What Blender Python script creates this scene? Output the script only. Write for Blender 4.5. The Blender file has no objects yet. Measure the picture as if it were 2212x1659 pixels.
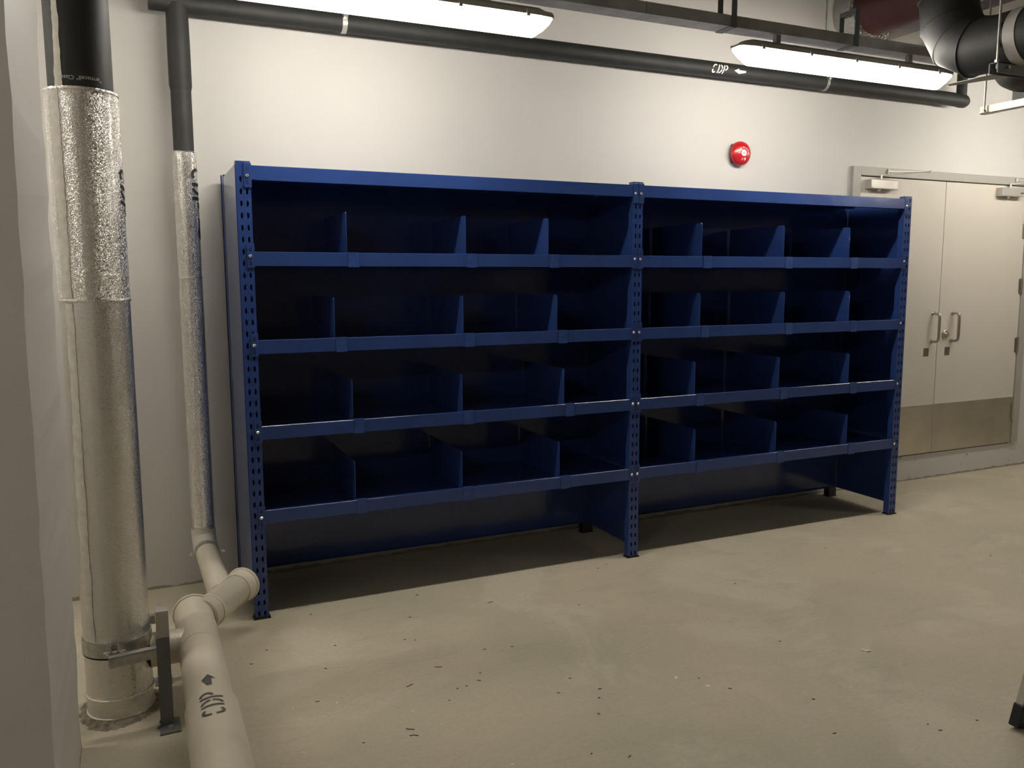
import bpy, bmesh, math, random
from mathutils import Vector, Matrix
random.seed(7)
S = bpy.context.scene
COL = S.collection
PI = math.pi
V = Vector

# ------------------------------------------------------------------ camera, world, exposure
cam_d = bpy.data.cameras.new('camera'); cam = bpy.data.objects.new('camera', cam_d); COL.objects.link(cam)
F_PX = 1792.41
cam_d.sensor_fit = 'HORIZONTAL'; cam_d.sensor_width = 36.0; cam_d.lens = F_PX/2212*36.0
cam_d.clip_start = 0.02; cam_d.clip_end = 100
yaw, pitch, roll = 0.428, -0.1245, -0.004
fw = V((math.sin(yaw)*math.cos(pitch), math.cos(yaw)*math.cos(pitch), math.sin(pitch)))
rt = V((math.cos(yaw), -math.sin(yaw), 0)); up = rt.cross(fw)
r2 = math.cos(roll)*rt + math.sin(roll)*up; u2 = -math.sin(roll)*rt + math.cos(roll)*up
m = Matrix((r2, u2, -fw)).transposed().to_4x4(); m.translation = V((-0.425, -3.7023, 1.5008))
cam.matrix_world = m
S.camera = cam
w = bpy.data.worlds.new('world'); S.world = w; w.use_nodes = True
w.node_tree.nodes['Background'].inputs[0].default_value = (0.9, 0.95, 1, 1)
w.node_tree.nodes['Background'].inputs[1].default_value = 0.05
S.view_settings.view_transform = 'Standard'; S.view_settings.look = 'None'
S.view_settings.gamma = 1; S.view_settings.use_curve_mapping = False
S.view_settings.exposure = 1.95
TUBE = 34.0            # fluorescent tube strength
TUBE_COL = (1.0, 0.94, 0.84)

# ------------------------------------------------------------------ materials
def new_mat(name):
    mt = bpy.data.materials.new(name); mt.use_nodes = True
    return mt, mt.node_tree.nodes, mt.node_tree.links, mt.node_tree.nodes['Principled BSDF']
def simple(name, col, rough=.5, metal=0, spec=None, noise=0, nscale=30, bump=0, bscale=80, coat=0, bdist=.01):
    mt, n, l, b = new_mat(name)
    b.inputs['Base Color'].default_value = (*col, 1); b.inputs['Roughness'].default_value = rough
    b.inputs['Metallic'].default_value = metal
    if spec is not None: b.inputs['Specular IOR Level'].default_value = spec
    if coat: b.inputs['Coat Weight'].default_value = coat; b.inputs['Coat Roughness'].default_value = .06
    tc = n.new('ShaderNodeTexCoord')
    if noise:
        t = n.new('ShaderNodeTexNoise'); t.inputs['Scale'].default_value = nscale; t.inputs['Detail'].default_value = 5
        l.new(tc.outputs['Object'], t.inputs['Vector'])
        r = n.new('ShaderNodeValToRGB'); l.new(t.outputs['Fac'], r.inputs[0])
        r.color_ramp.elements[0].position = .3; r.color_ramp.elements[1].position = .7
        r.color_ramp.elements[0].color = (*[c*(1-noise) for c in col], 1)
        r.color_ramp.elements[1].color = (*[min(1, c*(1+noise)) for c in col], 1)
        l.new(r.outputs[0], b.inputs['Base Color'])
    if bump:
        t = n.new('ShaderNodeTexNoise'); t.inputs['Scale'].default_value = bscale; t.inputs['Detail'].default_value = 3
        l.new(tc.outputs['Object'], t.inputs['Vector'])
        bp = n.new('ShaderNodeBump'); bp.inputs['Strength'].default_value = bump; bp.inputs['Distance'].default_value = bdist
        l.new(t.outputs['Fac'], bp.inputs['Height']); l.new(bp.outputs[0], b.inputs['Normal'])
    return mt

def wall_mat():
    mt, n, l, b = new_mat('white wall paint')
    b.inputs['Roughness'].default_value = .55
    geo = n.new('ShaderNodeNewGeometry'); sep = n.new('ShaderNodeSeparateXYZ'); l.new(geo.outputs['Position'], sep.inputs[0])
    t = n.new('ShaderNodeTexNoise'); t.inputs['Scale'].default_value = 1.3; t.inputs['Detail'].default_value = 6
    l.new(geo.outputs['Position'], t.inputs['Vector'])
    r = n.new('ShaderNodeValToRGB'); l.new(t.outputs['Fac'], r.inputs[0])
    r.color_ramp.elements[0].color = (.545, .53, .50, 1); r.color_ramp.elements[1].color = (.60, .585, .555, 1)
    # cement smear with a ragged edge where the wall meets the floor
    t2 = n.new('ShaderNodeTexNoise'); t2.inputs['Scale'].default_value = 14; t2.inputs['Detail'].default_value = 8
    l.new(geo.outputs['Position'], t2.inputs['Vector'])
    ma = n.new('ShaderNodeMath'); ma.operation = 'MULTIPLY_ADD'; ma.inputs[1].default_value = -.05; ma.inputs[2].default_value = .038
    l.new(t2.outputs['Fac'], ma.inputs[0])
    lt = n.new('ShaderNodeMath'); lt.operation = 'LESS_THAN'; l.new(sep.outputs['Z'], lt.inputs[0]); l.new(ma.outputs[0], lt.inputs[1])
    # chips and scuffs in the low strip of paint by the door
    t3 = n.new('ShaderNodeTexNoise'); t3.inputs['Scale'].default_value = 26; t3.inputs['Detail'].default_value = 4
    l.new(geo.outputs['Position'], t3.inputs['Vector'])
    g3 = n.new('ShaderNodeMath'); g3.operation = 'GREATER_THAN'; g3.inputs[1].default_value = .70; l.new(t3.outputs['Fac'], g3.inputs[0])
    z3 = n.new('ShaderNodeMath'); z3.operation = 'LESS_THAN'; z3.inputs[1].default_value = .2; l.new(sep.outputs['Z'], z3.inputs[0])
    m3 = n.new('ShaderNodeMath'); m3.operation = 'MULTIPLY'; l.new(g3.outputs[0], m3.inputs[0])
    x3 = n.new('ShaderNodeMath'); x3.operation = 'GREATER_THAN'; x3.inputs[1].default_value = 3.9; l.new(sep.outputs['X'], x3.inputs[0])
    xz = n.new('ShaderNodeMath'); xz.operation = 'MULTIPLY'; l.new(x3.outputs[0], xz.inputs[0]); l.new(z3.outputs[0], xz.inputs[1]); l.new(xz.outputs[0], m3.inputs[1])
    mx = n.new('ShaderNodeMath'); mx.operation = 'MAXIMUM'; l.new(lt.outputs[0], mx.inputs[0]); l.new(m3.outputs[0], mx.inputs[1])
    mix = n.new('ShaderNodeMixRGB'); mix.inputs[2].default_value = (.33, .29, .23, 1)
    l.new(mx.outputs[0], mix.inputs[0]); l.new(r.outputs[0], mix.inputs[1]); l.new(mix.outputs[0], b.inputs['Base Color'])
    t4 = n.new('ShaderNodeTexNoise'); t4.inputs['Scale'].default_value = 3.5; t4.inputs['Detail'].default_value = 9
    l.new(geo.outputs['Position'], t4.inputs['Vector'])
    bp = n.new('ShaderNodeBump'); bp.inputs['Strength'].default_value = .12; bp.inputs['Distance'].default_value = .012
    l.new(t4.outputs['Fac'], bp.inputs['Height']); l.new(bp.outputs[0], b.inputs['Normal'])
    return mt

def floor_mat():
    mt, n, l, b = new_mat('bare concrete')
    geo = n.new('ShaderNodeNewGeometry')
    def noise(scale, detail, rough=.55, dist=0, stretch=None):
        t = n.new('ShaderNodeTexNoise'); t.inputs['Scale'].default_value = scale; t.inputs['Detail'].default_value = detail
        t.inputs['Roughness'].default_value = rough; t.inputs['Distortion'].default_value = dist
        if stretch:
            mp = n.new('ShaderNodeMapping'); mp.inputs['Scale'].default_value = stretch; mp.inputs['Rotation'].default_value = (0, 0, .5)
            l.new(geo.outputs['Position'], mp.inputs[0]); l.new(mp.outputs[0], t.inputs['Vector'])
        else: l.new(geo.outputs['Position'], t.inputs['Vector'])
        return t
    def ramp(src, p0, c0, p1, c1):
        r = n.new('ShaderNodeValToRGB'); l.new(src, r.inputs[0])
        r.color_ramp.elements[0].position = p0; r.color_ramp.elements[1].position = p1
        r.color_ramp.elements[0].color = (*c0, 1); r.color_ramp.elements[1].color = (*c1, 1); return r
    def mix(a, c, f, mode='MIX'):
        x = n.new('ShaderNodeMixRGB'); x.blend_type = mode
        if isinstance(f, float): x.inputs[0].default_value = f
        else: l.new(f, x.inputs[0])
        l.new(a, x.inputs[1])
        if isinstance(c, tuple): x.inputs[2].default_value = (*c, 1)
        else: l.new(c, x.inputs[2])
        return x.outputs[0]
    base = ramp(noise(.9, 6, .6, .4).outputs['Fac'], .36, (.47, .44, .325), .64, (.58, .505, .385)).outputs[0]
    pale = ramp(noise(1.25, 10, .60, .55).outputs['Fac'], .53, (0, 0, 0), .61, (1, 1, 1)).outputs[0]
    f1 = n.new('ShaderNodeMath'); f1.operation = 'MULTIPLY'; f1.inputs[1].default_value = .42; l.new(pale, f1.inputs[0])
    c = mix(base, (.70, .635, .50), f1.outputs[0])
    tr = ramp(noise(3.0, 10, .68, .9, (1.0, 2.6, 1)).outputs['Fac'], .55, (0, 0, 0), .70, (1, 1, 1)).outputs[0]
    f2 = n.new('ShaderNodeMath'); f2.operation = 'MULTIPLY'; f2.inputs[1].default_value = .38; l.new(tr, f2.inputs[0])
    c = mix(c, (.38, .35, .26), f2.outputs[0])
    fine = ramp(noise(60, 6, .7).outputs['Fac'], .3, (.90, .90, .90), .7, (1.06, 1.06, 1.06)).outputs[0]
    c = mix(c, fine, 1.0, 'MULTIPLY')
    l.new(c, b.inputs['Base Color'])
    b.inputs['Roughness'].default_value = .62
    bp = n.new('ShaderNodeBump'); bp.inputs['Strength'].default_value = .25; bp.inputs['Distance'].default_value = .004
    l.new(noise(9, 9, .7).outputs['Fac'], bp.inputs['Height']); l.new(bp.outputs[0], b.inputs['Normal'])
    return mt

def foil_mat(name, col=(.80, .78, .74), scale=170, strength=.62, rough=.22, dist=.0035):
    mt, n, l, b = new_mat(name)
    b.inputs['Base Color'].default_value = (*col, 1); b.inputs['Metallic'].default_value = 1; b.inputs['Roughness'].default_value = rough
    tc = n.new('ShaderNodeTexCoord')
    t = n.new('ShaderNodeTexNoise'); t.inputs['Scale'].default_value = scale; t.inputs['Detail'].default_value = 1.5
    t.inputs['Distortion'].default_value = 1.6
    l.new(tc.outputs['Object'], t.inputs['Vector'])
    r = n.new('ShaderNodeValToRGB'); r.color_ramp.elements[0].position = .42; r.color_ramp.elements[1].position = .58
    l.new(t.outputs['Fac'], r.inputs[0])
    bp = n.new('ShaderNodeBump'); bp.inputs['Strength'].default_value = strength; bp.inputs['Distance'].default_value = dist
    l.new(r.outputs[0], bp.inputs['Height'])
    t2 = n.new('ShaderNodeTexNoise'); t2.inputs['Scale'].default_value = 6; l.new(tc.outputs['Object'], t2.inputs['Vector'])
    bp2 = n.new('ShaderNodeBump'); bp2.inputs['Strength'].default_value = .25; bp2.inputs['Distance'].default_value = .02
    l.new(t2.outputs['Fac'], bp2.inputs['Height']); l.new(bp.outputs[0], bp2.inputs['Normal']); l.new(bp2.outputs[0], b.inputs['Normal'])
    return mt

def emit_mat(name, col, s):
    mt, n, l, b = new_mat(name)
    b.inputs['Base Color'].default_value = (.9, .9, .9, 1)
    b.inputs['Emission Color'].default_value = (*col, 1); b.inputs['Emission Strength'].default_value = s
    return mt

def clear_lit_mat(name, col, s, tr):
    mt = bpy.data.materials.new(name); mt.use_nodes = True; n = mt.node_tree.nodes; l = mt.node_tree.links; n.clear()
    o = n.new('ShaderNodeOutputMaterial'); t = n.new('ShaderNodeBsdfTransparent'); e = n.new('ShaderNodeEmission'); a = n.new('ShaderNodeMixShader')
    e.inputs[0].default_value = (*col, 1); e.inputs[1].default_value = s; a.inputs[0].default_value = 1-tr
    l.new(t.outputs[0], a.inputs[1]); l.new(e.outputs[0], a.inputs[2]); l.new(a.outputs[0], o.inputs[0]); return mt

M = dict(
    wall=wall_mat(), floor=floor_mat(),
    ceil=simple('grey concrete soffit', (.33, .31, .28), .8, noise=.15, nscale=3),
    blue=simple('blue enamel', (.024, .055, .200), .17, noise=.10, nscale=5, coat=.1, bump=.06, bscale=5, bdist=.05),
    blue_clip=simple('blue enamel, lighter', (.026, .062, .220), .30, noise=.25, nscale=60),
    slot=simple('blue enamel with recess shade', (.006, .011, .045), .5),  # darker copy of the enamel, shade of the pressed slots painted in
    sheet=simple('glossy blue sheet', (.024, .055, .200), .09, spec=.75, bump=.05, bscale=2.5, bdist=.05),
    black=simple('black plastic', (.012, .012, .012), .45),
    rubber=simple('black foam insulation', (.022, .022, .020), .62, noise=.2, nscale=14, bump=.12, bscale=20),
    foil=foil_mat('embossed aluminium jacket'),
    foil2=foil_mat('smooth aluminium jacket', scale=190, strength=.36, rough=.25),
    foil_dark=foil_mat('dull foil', (.5, .49, .46), 50, .5, .35),
    zinc=simple('galvanised steel', (.50, .49, .46), .42, .85, noise=.2, nscale=40),
    trunk=simple('galvanised trunking', (.42, .42, .41), .5, .35, noise=.22, nscale=9),
    bolt=simple('bright bolt', (.85, .85, .85), .25, .9),
    cream=simple('cream painted jacket', (.66, .60, .48), .42, noise=.05, nscale=8, bump=.12, bscale=14),
    cream_emb=simple('cream painted embossed foil', (.68, .63, .51), .27, .25, bump=.6, bscale=150, bdist=.003),
    smear=simple('white paint smear', (.72, .69, .62), .7, noise=.12, nscale=40),
    greypaint=simple('grey painted steel', (.155, .165, .17), .45, noise=.12, nscale=25),
    frame=simple('grey door frame paint', (.36, .35, .31), .45),
    leaf=simple('pale grey door paint', (.60, .56, .49), .5, noise=.02, nscale=2),
    steel=simple('brushed stainless', (.56, .53, .46), .30, 1, noise=.10, nscale=4),
    plate=simple('dark etched metal', (.17, .16, .13), .4, .5, noise=.3, nscale=120),
    silver=simple('silver paint', (.52, .50, .45), .35, .4),
    dark=simple('dark gap shade and gasket', (.02, .02, .02), .8),  # near-black: painted shade in the door gaps, also the gasket rubber
    red=simple('red enamel', (.50, .012, .018), .28, coat=.4),
    redpipe=simple('dark red painted pipe', (.075, .018, .017), .5, noise=.2, nscale=5),
    red_dark=simple('dark red steel', (.14, .008, .010), .4),
    white=simple('white lettering', (.80, .78, .74), .6),
    whitepl=simple('white plastic', (.80, .76, .64), .4),
    stencil=simple('grey black stencil paint', (.10, .095, .085), .7, noise=.35, nscale=90),
    blackink=simple('black stencil paint', (.015, .015, .015), .5),
    housing=simple('grey lamp housing', (.36, .345, .32), .5),
    lens=clear_lit_mat('ribbed clear diffuser, glowing', TUBE_COL, 8.0, .72), tube=emit_mat('fluorescent tube', TUBE_COL, TUBE),
    lensend=emit_mat('diffuser end, faintly lit', TUBE_COL, .9),
    alu=simple('ladder aluminium', (.55, .54, .50), .4, .8),
    splinter=simple('dark debris', (.09, .065, .04), .8),
    fleck=simple('white debris', (.85, .83, .76), .7),
    mortar=simple('rough mortar', (.27, .235, .175), .9, noise=.4, nscale=40, bump=.8, bscale=60),
    duct=simple('pale duct board', (.42, .40, .36), .6),
)

# ------------------------------------------------------------------ mesh helpers
ORG = {}
def new(): return bmesh.new()
def box(bm, x0, x1, y0, y1, z0, z1, mat=None):
    vs = [bm.verts.new(V(c) if mat is None else mat @ V(c)) for c in
          [(x0,y0,z0),(x1,y0,z0),(x1,y1,z0),(x0,y1,z0),(x0,y0,z1),(x1,y0,z1),(x1,y1,z1),(x0,y1,z1)]]
    for f in [(0,3,2,1),(4,5,6,7),(0,1,5,4),(1,2,6,5),(2,3,7,6),(3,0,4,7)]: bm.faces.new([vs[i] for i in f])
def frame_of(d):
    d = V(d).normalized(); a = V((0,0,1)) if abs(d.z) < .9 else V((1,0,0))
    u = d.cross(a).normalized(); return d, u, d.cross(u).normalized()
def tube(bm, pts, rs, seg=32, caps=True):
    """sweep circles along pts with parallel transport; rs a radius or list"""
    pts = [V(p) for p in pts]; n = len(pts)
    if not isinstance(rs, (list, tuple)): rs = [rs]*n
    d, u, v = frame_of(pts[1]-pts[0]); rings = []
    for i, p in enumerate(pts):
        if i == 0: t = (pts[1]-pts[0]).normalized()
        elif i == n-1: t = (pts[-1]-pts[-2]).normalized()
        else:
            a = (pts[i]-pts[i-1]); b = (pts[i+1]-pts[i])
            t = (a.normalized()+b.normalized()).normalized() if a.length > 1e-7 and b.length > 1e-7 else d
        q = d.rotation_difference(t); u = q @ u; u = (u - t*u.dot(t)).normalized(); v = t.cross(u); d = t
        rings.append([bm.verts.new(p + rs[i]*(math.cos(2*PI*k/seg)*u + math.sin(2*PI*k/seg)*v)) for k in range(seg)])
    for a, b in zip(rings, rings[1:]):
        for k in range(seg): bm.faces.new([a[k], a[(k+1) % seg], b[(k+1) % seg], b[k]])
    if caps:
        bm.faces.new(rings[0][::-1]); bm.faces.new(rings[-1])
def cyl(bm, p0, p1, r, seg=32, caps=True): tube(bm, [p0, p1], r, seg, caps)
def lathe(bm, o, axis, prof, seg=40):
    """prof = [(dist along axis, radius)]"""
    d, u, v = frame_of(axis); o = V(o); rings = []
    for h, r in prof:
        if r < 1e-6: rings.append([bm.verts.new(o+d*h)])
        else: rings.append([bm.verts.new(o+d*h + r*(math.cos(2*PI*k/seg)*u + math.sin(2*PI*k/seg)*v)) for k in range(seg)])
    for a, b in zip(rings, rings[1:]):
        for k in range(seg):
            k2 = (k+1) % seg
            if len(a) == 1 and len(b) == 1: continue
            if len(a) == 1: bm.faces.new([a[0], b[k2], b[k]])
            elif len(b) == 1: bm.faces.new([a[k], a[k2], b[0]])
            else: bm.faces.new([a[k], a[k2], b[k2], b[k]])
def prism(bm, poly, vec):
    """extrude a closed 3-D polygon by vec"""
    vec = V(vec); a = [bm.verts.new(V(p)) for p in poly]; b = [bm.verts.new(V(p)+vec) for p in poly]; n = len(a)
    bm.faces.new(a[::-1]); bm.faces.new(b)
    for i in range(n): bm.faces.new([a[i], a[(i+1) % n], b[(i+1) % n], b[i]])
def bez(p0, p1, p2, n=10):
    p0, p1, p2 = V(p0), V(p1), V(p2)
    return [(1-t)**2*p0 + 2*t*(1-t)*p1 + t*t*p2 for t in [i/n for i in range(n+1)]]
def arc_bend(p0, c, p1, n=10): return bez(p0, c, p1, n)

def obj(name, bm, mat, parent=None, bevel=0, smooth=True, recalc=True, label=None):
    if recalc: bmesh.ops.recalc_face_normals(bm, faces=bm.faces)
    o0 = ORG.get(parent.name, V((0,0,0))) if parent else V((0,0,0))
    if parent: bmesh.ops.translate(bm, verts=bm.verts, vec=-o0)
    else:
        xs = [v.co for v in bm.verts]
        o0 = V(((min(v.x for v in xs)+max(v.x for v in xs))/2, (min(v.y for v in xs)+max(v.y for v in xs))/2, min(v.z for v in xs)))
        bmesh.ops.translate(bm, verts=bm.verts, vec=-o0)
    me = bpy.data.meshes.new(name); bm.to_mesh(me); bm.free()
    o = bpy.data.objects.new(name, me); COL.objects.link(o); me.materials.append(mat)
    if smooth and len(me.polygons) > 6:
        me.shade_smooth(); me.set_sharp_from_angle(angle=math.radians(35))
    if parent: o.parent = parent; ORG[o.name] = o0
    else: o.location = o0; ORG[o.name] = o0
    if bevel:
        b = o.modifiers.new('bevel', 'BEVEL'); b.width = bevel; b.segments = 2; b.limit_method = 'ANGLE'; b.angle_limit = math.radians(40)
        b.harden_normals = False
    if label: o['label'] = label
    return o
def thing(name, label, cat, loc, group=None):
    o = bpy.data.objects.new(name, None); COL.objects.link(o); o.location = loc; o.empty_display_size = .1
    o['label'] = label; o['category'] = cat; ORG[o.name] = V(loc)
    if group: o['group'] = group
    return o
def tag(o, label, cat, group=None):
    o['label'] = label; o['category'] = cat
    if group: o['group'] = group
    return o
def struct(name, bm, mat, **k):
    o = obj(name, bm, mat, **k); o['kind'] = 'structure'; return o
def struct_root(name, loc):
    o = bpy.data.objects.new(name, None); COL.objects.link(o); o.location = loc; o['kind'] = 'structure'; ORG[o.name] = V(loc); return o
def copy_obj(o, parent=None, off=(0,0,0)):
    c = o.copy(); COL.objects.link(c)
    c.parent = parent if parent else o.parent
    c.location = o.location + V(off)
    for ch in [x for x in bpy.data.objects if x.parent == o]: copy_obj2(ch, c)
    return c
def copy_obj2(ch, par):
    d = ch.copy(); COL.objects.link(d); d.parent = par
    for g in [x for x in bpy.data.objects if x.parent == ch]: copy_obj2(g, d)

# --- lettering: flat outlines bent onto a cylinder or left flat
def flat_text(s, size, font_res=3, align='CENTER'):
    cu = bpy.data.curves.new('lettering', 'FONT'); cu.body = s; cu.size = size; cu.align_x = align; cu.resolution_u = font_res
    o = bpy.data.objects.new('lettering_tmp', cu); COL.objects.link(o)
    bpy.context.view_layer.update()
    me = o.evaluated_get(bpy.context.evaluated_depsgraph_get()).to_mesh()
    bm = bmesh.new(); bm.from_mesh(me); o.to_mesh_clear()
    bpy.data.objects.remove(o); bpy.data.curves.remove(cu)
    return bm
def stroke(bm, pts, wd):
    pts = [V((p[0], p[1], 0)) for p in pts]; L = []
    for i, p in enumerate(pts):
        t = (pts[min(i+1, len(pts)-1)]-pts[max(i-1, 0)]).normalized(); nn = V((-t.y, t.x, 0))*wd/2
        L.append((bm.verts.new(p+nn), bm.verts.new(p-nn)))
    for a, b in zip(L, L[1:]): bm.faces.new([a[0], a[1], b[1], b[0]])
def el(cx, cy, rx, ry, a0, a1, n=9):
    return [(cx+rx*math.cos(math.radians(a0+(a1-a0)*i/n)), cy+ry*math.sin(math.radians(a0+(a1-a0)*i/n))) for i in range(n+1)]
def stencil_cdp(h, italic=.22, wd=.15):
    """the stencilled letters C D P, centred, cap height h"""
    bm = new()
    for a in [(50, 168), (192, 310)]: stroke(bm, el(.34, .5, .28, .43, *a), wd)
    x = .86
    stroke(bm, [(x, .02), (x, .98)], wd); stroke(bm, el(x+.17, .5, .30, .43, 84, 6), wd); stroke(bm, el(x+.17, .5, .30, .43, -6, -84), wd)
    x = 1.60
    stroke(bm, [(x, 0), (x, .98)], wd); stroke(bm, el(x+.17, .69, .27, .25, 86, -86), wd)
    for v in bm.verts: v.co = V(((v.co.x + italic*v.co.y - 1.05)*h, (v.co.y-.5)*h, 0))
    return bm
def squash(bm, f):
    for v in bm.verts: v.co.x *= f
    return bm
def arrow(h, ln):
    bm = new()
    vs = [bm.verts.new((x*ln, y*h, 0)) for x, y in [(.5, .17), (-.08, .2), (-.08, .5), (-.5, 0), (-.08, -.5), (-.08, -.2), (.5, -.17)]]
    bm.faces.new(vs); bmesh.ops.triangulate(bm, faces=bm.faces); return bm
def refine(bm, mx):
    bmesh.ops.triangulate(bm, faces=bm.faces)
    for _ in range(6):
        e = [e for e in bm.edges if e.calc_length() > mx]
        if not e: break
        bmesh.ops.subdivide_edges(bm, edges=e, cuts=1); bmesh.ops.triangulate(bm, faces=bm.faces)
def bend(bm, centre, axis, out, r, rot=0, lift=.0012, mx=.012):
    """wrap flat marks round a cylinder. rot turns the writing; unrotated it reads along `axis`"""
    refine(bm, mx)
    a = V(axis).normalized(); e = V(out); e = (e-a*e.dot(a)).normalized(); t = e.cross(a)      # t = 'up' of writing along a
    c = V(centre); cr, sr = math.cos(rot), math.sin(rot)
    for v in bm.verts:
        x, y = v.co.x*cr - v.co.y*sr, v.co.x*sr + v.co.y*cr
        th = y/r
        v.co = c + a*x + (r+lift)*(math.cos(th)*e + math.sin(th)*t)
    return bm

# ------------------------------------------------------------------ setting
YW = 0.596; ZC = 3.9
X0, X1, YF = -4.2, 9.0, -8.0
bm = new(); box(bm, X0-.2, X1+.2, YF-.2, YW+.2, -.2, 0); struct('floor', bm, M['floor'])
bm = new(); box(bm, X0-.2, X1+.2, YF-.2, YW+.2, ZC, ZC+.2); struct('ceiling', bm, M['ceil'])
bm = new(); box(bm, X0-.2, X1+.2, YW, YW+.2, 0, ZC); struct('wall_back', bm, M['wall'])
bm = new(); box(bm, X0-.2, X0, YF, YW, 0, ZC); struct('wall_left', bm, M['wall'])
bm = new(); box(bm, X1, X1+.2, YF, YW, 0, ZC); struct('wall_right', bm, M['wall'])
bm = new(); box(bm, X0-.2, X1+.2, YF-.2, YF, 0, ZC); struct('wall_front', bm, M['ceil'])
# the white pier at the left of the picture, its edges a little uneven
bm = new()
xe, yn, yf = -.651, -1.60, -.82
N = 60; ring = []
for i in range(N+1):
    z = ZC*i/N; j = lambda s=.0022: random.uniform(-s, s)
    ring.append([bm.verts.new(p) for p in [(-1.7, yn, z), (xe+.009*z+j(), yn+j(), z), (xe+.009*z+j(.003), yf+j(), z), (-1.7, yf, z)]])
for a, b in zip(ring, ring[1:]):
    for k in range(4): bm.faces.new([a[k], a[(k+1) % 4], b[(k+1) % 4], b[k]])
bm.faces.new(ring[0][::-1]); bm.faces.new(ring[-1])
struct('wall_pier', bm, M['wall'], smooth=False)

# ------------------------------------------------------------------ double door
DX0, DXM, DX1, DZ0, DZ1 = 4.145, 4.995, 5.895, .195, 2.195
yd = YW
door = struct_root('door_1', (DXM, YW, 0))
bm = new()
fy = YW-.028
box(bm, DX0-.072, DX0, fy, YW, DZ0, DZ1+.065); box(bm, DX1+.003, DX1+.078, fy, YW, DZ0, DZ1+.065); box(bm, DX0, DX1+.003, fy, YW, DZ1+.006, DZ1+.065)
obj('frame', bm, M['frame'], door, bevel=.003)
bm = new(); box(bm, DX0, DX1+.003, YW-.003, YW-.0005, DZ0-.004, DZ1+.006); obj('gap_shade', bm, M['dark'], door)  # dark sheet behind the leaves, painted shade for the gaps round them
def leaf(x0, x1, side):
    bm = new(); box(bm, x0, x1, YW-.018, YW-.004, DZ0+.006, DZ1); lf = obj('door_leaf', bm, M['leaf'], door, bevel=.001)
    bm = new(); box(bm, x0+.004, x1-.004, YW-.0205, YW-.018, DZ0+.008, .568); obj('kick_plate', bm, M['steel'], lf, label='stainless steel kick plate')
    hx = x1-.058 if side == 'L' else x0+.146
    bm = new(); yh = YW-.075
    pts = [(hx, YW-.018, 1.245), (hx, YW-.05, 1.245)] + bez((hx, YW-.05, 1.245), (hx, yh, 1.245), (hx, yh, 1.215), 6)[1:] + \
          bez((hx, yh, 1.07), (hx, yh, 1.04), (hx, YW-.05, 1.04), 6) + [(hx, YW-.018, 1.04)]
    tube(bm, pts, .0105, 14)
    lathe(bm, (hx, YW-.018, 1.245), (0,-1,0), [(0, .016), (.004, .016), (.004, 0)], 20); lathe(bm, (hx, YW-.018, 1.04), (0,-1,0), [(0, .016), (.004, .016), (.004, 0)], 20)
    obj('pull_handle', bm, M['steel'], lf, label='D-shaped steel pull handle')
    px = x1-.11 if side == 'L' else x0+.108
    bm = new(); box(bm, px-.026, px+.026, YW-.0195, YW-.018, .930, .992); pl = obj('sign_plate', bm, M['plate'], lf, label='small dark square metal plate')
    if side == 'R':
        bm = new(); lathe(bm, (x0+.072, YW-.018, 1.088), (0,-1,0), [(0, .030), (.008, .030), (.011, .026), (.011, .014), (.03, .013), (.03, 0)], 28)
        obj('lock_cylinder', bm, M['steel'], lf)
        for hz in (1.86, 1.44, .98, .45):
            bm = new(); cyl(bm, (DX1-.004, YW-.026, hz-.06), (DX1-.004, YW-.026, hz+.06), .009, 14); box(bm, DX1-.03, DX1+.02, YW-.021, YW-.018, hz-.055, hz+.055)
            obj('hinge', bm, M['steel'], lf)
    # closer
    cx0 = x0+.045 if side == 'L' else x1-.36
    bm = new(); box(bm, cx0, cx0+.255, YW-.072, YW-.018, 2.112, 2.174); cl = obj('door_closer', bm, M['silver'], lf, bevel=.004, label='silver overhead door closer box')
    bm = new(); cyl(bm, (cx0+.10, YW-.045, 2.100), (cx0+.10, YW-.045, 2.112), .012, 14); cyl(bm, (cx0+.12, YW-.045, 2.174), (cx0+.12, YW-.045, 2.208), .009, 14)
    box(bm, cx0+.205, cx0+.235, YW-.0725, YW-.071, 2.132, 2.144)
    obj('closer_spindle', bm, M['steel'], lf)
    bm = new(); sp = V((cx0+.12, YW-.045, 2.206)); a1 = sp+V((-.0, -.015, .0)); sgn = 1
    el1 = sp + V((.235, -.20, .012)); en = V((cx0+.20, YW-.035, 2.236))
    for a, b_ in ((sp, el1), (el1, en)):
        dd, uu, vv = frame_of(b_-a); L = (b_-a).length
        mt = Matrix((dd, V((-dd.y, dd.x, 0)).normalized(), V((0,0,1)))).transposed().to_4x4(); mt.translation = a
        box(bm, 0, L, -.009, .009, -.003, .003, mt)
    cyl(bm, el1-V((0,0,.008)), el1+V((0,0,.008)), .010, 12); cyl(bm, en-V((0,0,.015)), en+V((0,0,.015)), .010, 12)
    obj('closer_arm', bm, M['silver'], lf)
leaf(DX0+.003, DXM-.0025, 'L'); leaf(DXM+.0025, DX1, 'R')

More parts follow.
